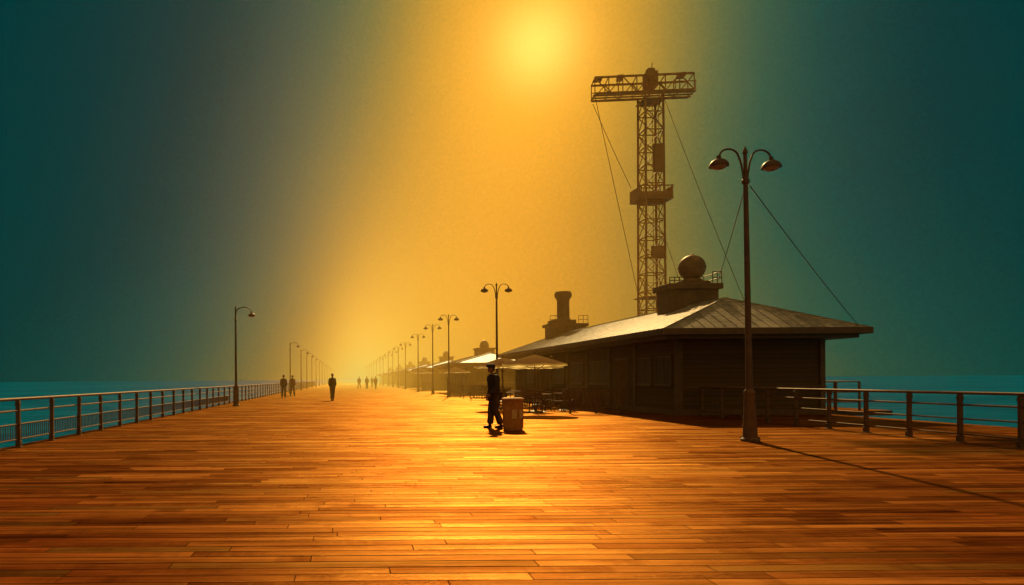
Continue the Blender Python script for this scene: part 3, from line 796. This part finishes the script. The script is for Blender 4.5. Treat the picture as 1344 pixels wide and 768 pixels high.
far = [(1.9, 104, 1), (2.9, 98, 2), (4.0, 94, 3), (4.4, 118, 1)]
for x, y, k in far:
    clone((p1, p2, p3)[k - 1], (x, y, 0), R(random.choice((0, 180)) + random.uniform(-30, 30)), 'person in dark clothes walking on the hazy boardwalk' if k != 3 else 'person in rust shirt on the hazy boardwalk')

# ------------------------------------------------------------------ haze (real scattering volume hugging the pier)
b = B(); b.mm((-70, -25, -3.1), (100, 420, 60))
hz = b.done('haze', M_SEA, smooth=False); hz['kind'] = 'structure'
m = bpy.data.materials.new('golden_haze'); m.use_nodes = True; t = NT(m.node_tree); t.n.clear()
out = t.new('ShaderNodeOutputMaterial'); vs = t.new('ShaderNodeVolumeScatter')
vs.inputs['Color'].default_value = (1.0, 0.56, 0.11, 1); vs.inputs['Anisotropy'].default_value = 0.5
x, y, z = t.sep(t.new('ShaderNodeTexCoord').outputs['Object'])
gx = t.m('DIVIDE', t.m('SUBTRACT', x, 7.5), 14.0); gx = t.m('EXPONENT', t.m('MULTIPLY', t.m('MULTIPLY', gx, gx), -1.0))
gz = t.m('EXPONENT', t.m('DIVIDE', t.m('MAXIMUM', z, 0.0), -20.0))
gy = t.m('DIVIDE', t.m('SUBTRACT', y, 20.0), 38.0, clamp=True)
gz2 = t.m('SUBTRACT', 1.0, t.m('DIVIDE', t.m('MAXIMUM', z, 0.0), 60.0), clamp=True)
den = t.m('MULTIPLY', t.m('MULTIPLY', gx, t.m('MULTIPLY', gz, gz2)), t.m('MULTIPLY', gy, 0.0140))
t.put(vs.inputs['Density'], den); t.l.new(vs.outputs[0], out.inputs['Volume'])
hz.data.materials.clear(); hz.data.materials.append(m)

# ------------------------------------------------------------------ world
SUN_AZ, SUN_EL = 11.0, 32.0
w = bpy.data.worlds.new('World'); scene.world = w; w.use_nodes = True
t = NT(w.node_tree); t.n.clear()
out = t.new('ShaderNodeOutputWorld'); bg = t.new('ShaderNodeBackground')
d = t.new('ShaderNodeTexCoord').outputs['Generated']
nrm = t.new('ShaderNodeVectorMath', operation='NORMALIZE'); t.put(nrm.inputs[0], d); dv = nrm.outputs[0]
x, y, z = t.sep(dv)
az = t.m('ARCTAN2', x, y); el = t.m('MAXIMUM', t.m('ARCSINE', z), 0.0)
hor = t.m('EXPONENT', t.m('DIVIDE', el, -0.16))
cen = t.m('MULTIPLY_ADD', el, 0.13, 0.205)
sig = t.m('MULTIPLY_ADD', hor, 0.17, 0.245)
q = t.m('DIVIDE', t.m('SUBTRACT', az, cen), sig)
gs = t.m('EXPONENT', t.m('MULTIPLY', t.m('MULTIPLY', q, q), -1.0))
lo = t.m('DIVIDE', 1.0, t.m('ADD', 1.0, t.m('MULTIPLY', t.m('MULTIPLY', q, q), 1.0)))
lo = t.m('MULTIPLY', lo, lo)
col_ = t.m('MULTIPLY_ADD', lo, 0.5, t.m('MULTIPLY', gs, 0.50))
fade = t.m('SUBTRACT', 1.0, t.m('DIVIDE', t.m('SUBTRACT', el, 0.5), 0.5, clamp=True))
col_ = t.m('MULTIPLY', col_, fade)
nz = t.noise(t.vmul(dv, (1.5, 1.5, 3.5)), 1.6, 4, 0.5)
gr = t.noise(dv, 260, 2, 0.8)
col_ = t.m('ADD', col_, t.m('MULTIPLY', t.m('SUBTRACT', nz, 0.5), 0.08))
col_ = t.m('ADD', col_, t.m('MULTIPLY', t.m('SUBTRACT', gr, 0.5), 0.08), clamp=True)
cr = t.new('ShaderNodeValToRGB'); cr.color_ramp.interpolation = 'LINEAR'
els = cr.color_ramp.elements
els[0].position = 0.04; els[0].color = (0.0004, 0.036, 0.037, 1)
els[1].position = 1.0; els[1].color = (0.74, 0.31, 0.026, 1)
for p, c in ((0.14, (0.0015, 0.062, 0.053)), (0.24, (0.012, 0.088, 0.056)), (0.36, (0.060, 0.120, 0.050)), (0.50, (0.175, 0.158, 0.038)), (0.68, (0.38, 0.215, 0.030)), (0.86, (0.58, 0.265, 0.026))):
    k = els.new(p); k.color = c4(c)
t.put(cr.inputs[0], col_)
sky = cr.outputs[0]
low = hor
sky = t.mix(low, sky, t.mix(1.0, sky, c4((0.72, 0.72, 0.68)), 'MULTIPLY'))
sky = t.mix(t.m('MULTIPLY', low, t.m('SUBTRACT', 1.0, col_)), sky, t.mix(1.0, sky, c4((0.003, 0.014, 0.008)), 'ADD'))
bk = t.m('MULTIPLY', t.m('SUBTRACT', 0.15, y), 1.6, clamp=True)
ov = t.m('DIVIDE', t.m('SUBTRACT', el, 0.75), 0.35, clamp=True)
sky = t.mix(t.m('MAXIMUM', bk, ov), sky, c4((0.27, 0.16, 0.052)))
sky = t.mix(1.0, sky, t.comb(*[t.m('MULTIPLY_ADD', gr, 0.30, 0.85)] * 3), 'MULTIPLY')
sd = Vector((math.sin(R(15.8)) * math.cos(R(25.2)), math.cos(R(15.8)) * math.cos(R(25.2)), math.sin(R(25.2))))
dot = t.new('ShaderNodeVectorMath', operation='DOT_PRODUCT'); t.put(dot.inputs[0], dv); dot.inputs[1].default_value = sd
ang = t.m('ARCCOSINE', t.m('MINIMUM', dot.outputs['Value'], 1.0))
def gau(s, k):
    a = t.m('DIVIDE', ang, s); return t.m('MULTIPLY', t.m('EXPONENT', t.m('MULTIPLY', t.m('MULTIPLY', a, a), -1.0)), k)
c1 = gau(.050, 1.0); c2 = gau(.14, 1.0)
def scol(f, c): 
    n = t.new('ShaderNodeVectorMath', operation='SCALE'); n.inputs[0].default_value = c; t.put(n.inputs['Scale'], f); return n.outputs[0]
def vadd(a, b_):
    n = t.new('ShaderNodeVectorMath', operation='ADD'); t.put(n.inputs[0], a); t.put(n.inputs[1], b_); return n.outputs[0]
sky = vadd(sky, vadd(scol(c1, (.5, .35, .10)), scol(c2, (.36, .16, .006))))
ns = t.new('ShaderNodeTexSky', sky_type='NISHITA'); ns.sun_disc = False; ns.sun_elevation = R(SUN_EL); ns.sun_rotation = R(SUN_AZ)
ns.dust_density = 3.0
nsk = t.mix(1.0, ns.outputs[0], c4((0.00002, 0.0003, 0.0001)), 'MULTIPLY')
sky = vadd(sky, nsk)
t.put(bg.inputs['Color'], sky); bg.inputs['Strength'].default_value = 1.0
t.l.new(bg.outputs[0], out.inputs[0])

# ------------------------------------------------------------------ sun
sl = bpy.data.lights.new('sun', 'SUN'); sl.energy = 4.8; sl.angle = R(1.0); sl.color = (1.0, 0.62, 0.22)
so = bpy.data.objects.new('sun', sl); COL.objects.link(so)
sv = Vector((math.sin(R(SUN_AZ)) * math.cos(R(SUN_EL)), math.cos(R(SUN_AZ)) * math.cos(R(SUN_EL)), math.sin(R(SUN_EL))))
so.rotation_euler = sv.to_track_quat('Z', 'Y').to_euler()
so.location = sv * 60

# ------------------------------------------------------------------ camera
cam = bpy.data.cameras.new('camera'); co = bpy.data.objects.new('camera', cam); COL.objects.link(co)
co.location = (0, 0, 1.4); co.rotation_euler = (R(90), R(0.4), 0)
cam.lens = 24; cam.sensor_width = 36; cam.shift_x = (672 - 455) / 1344; cam.shift_y = (498 - 384) / 1344
cam.clip_end = 12000
scene.camera = co
scene.view_settings.view_transform = 'Standard'; scene.view_settings.look = 'None'; scene.view_settings.exposure = 0
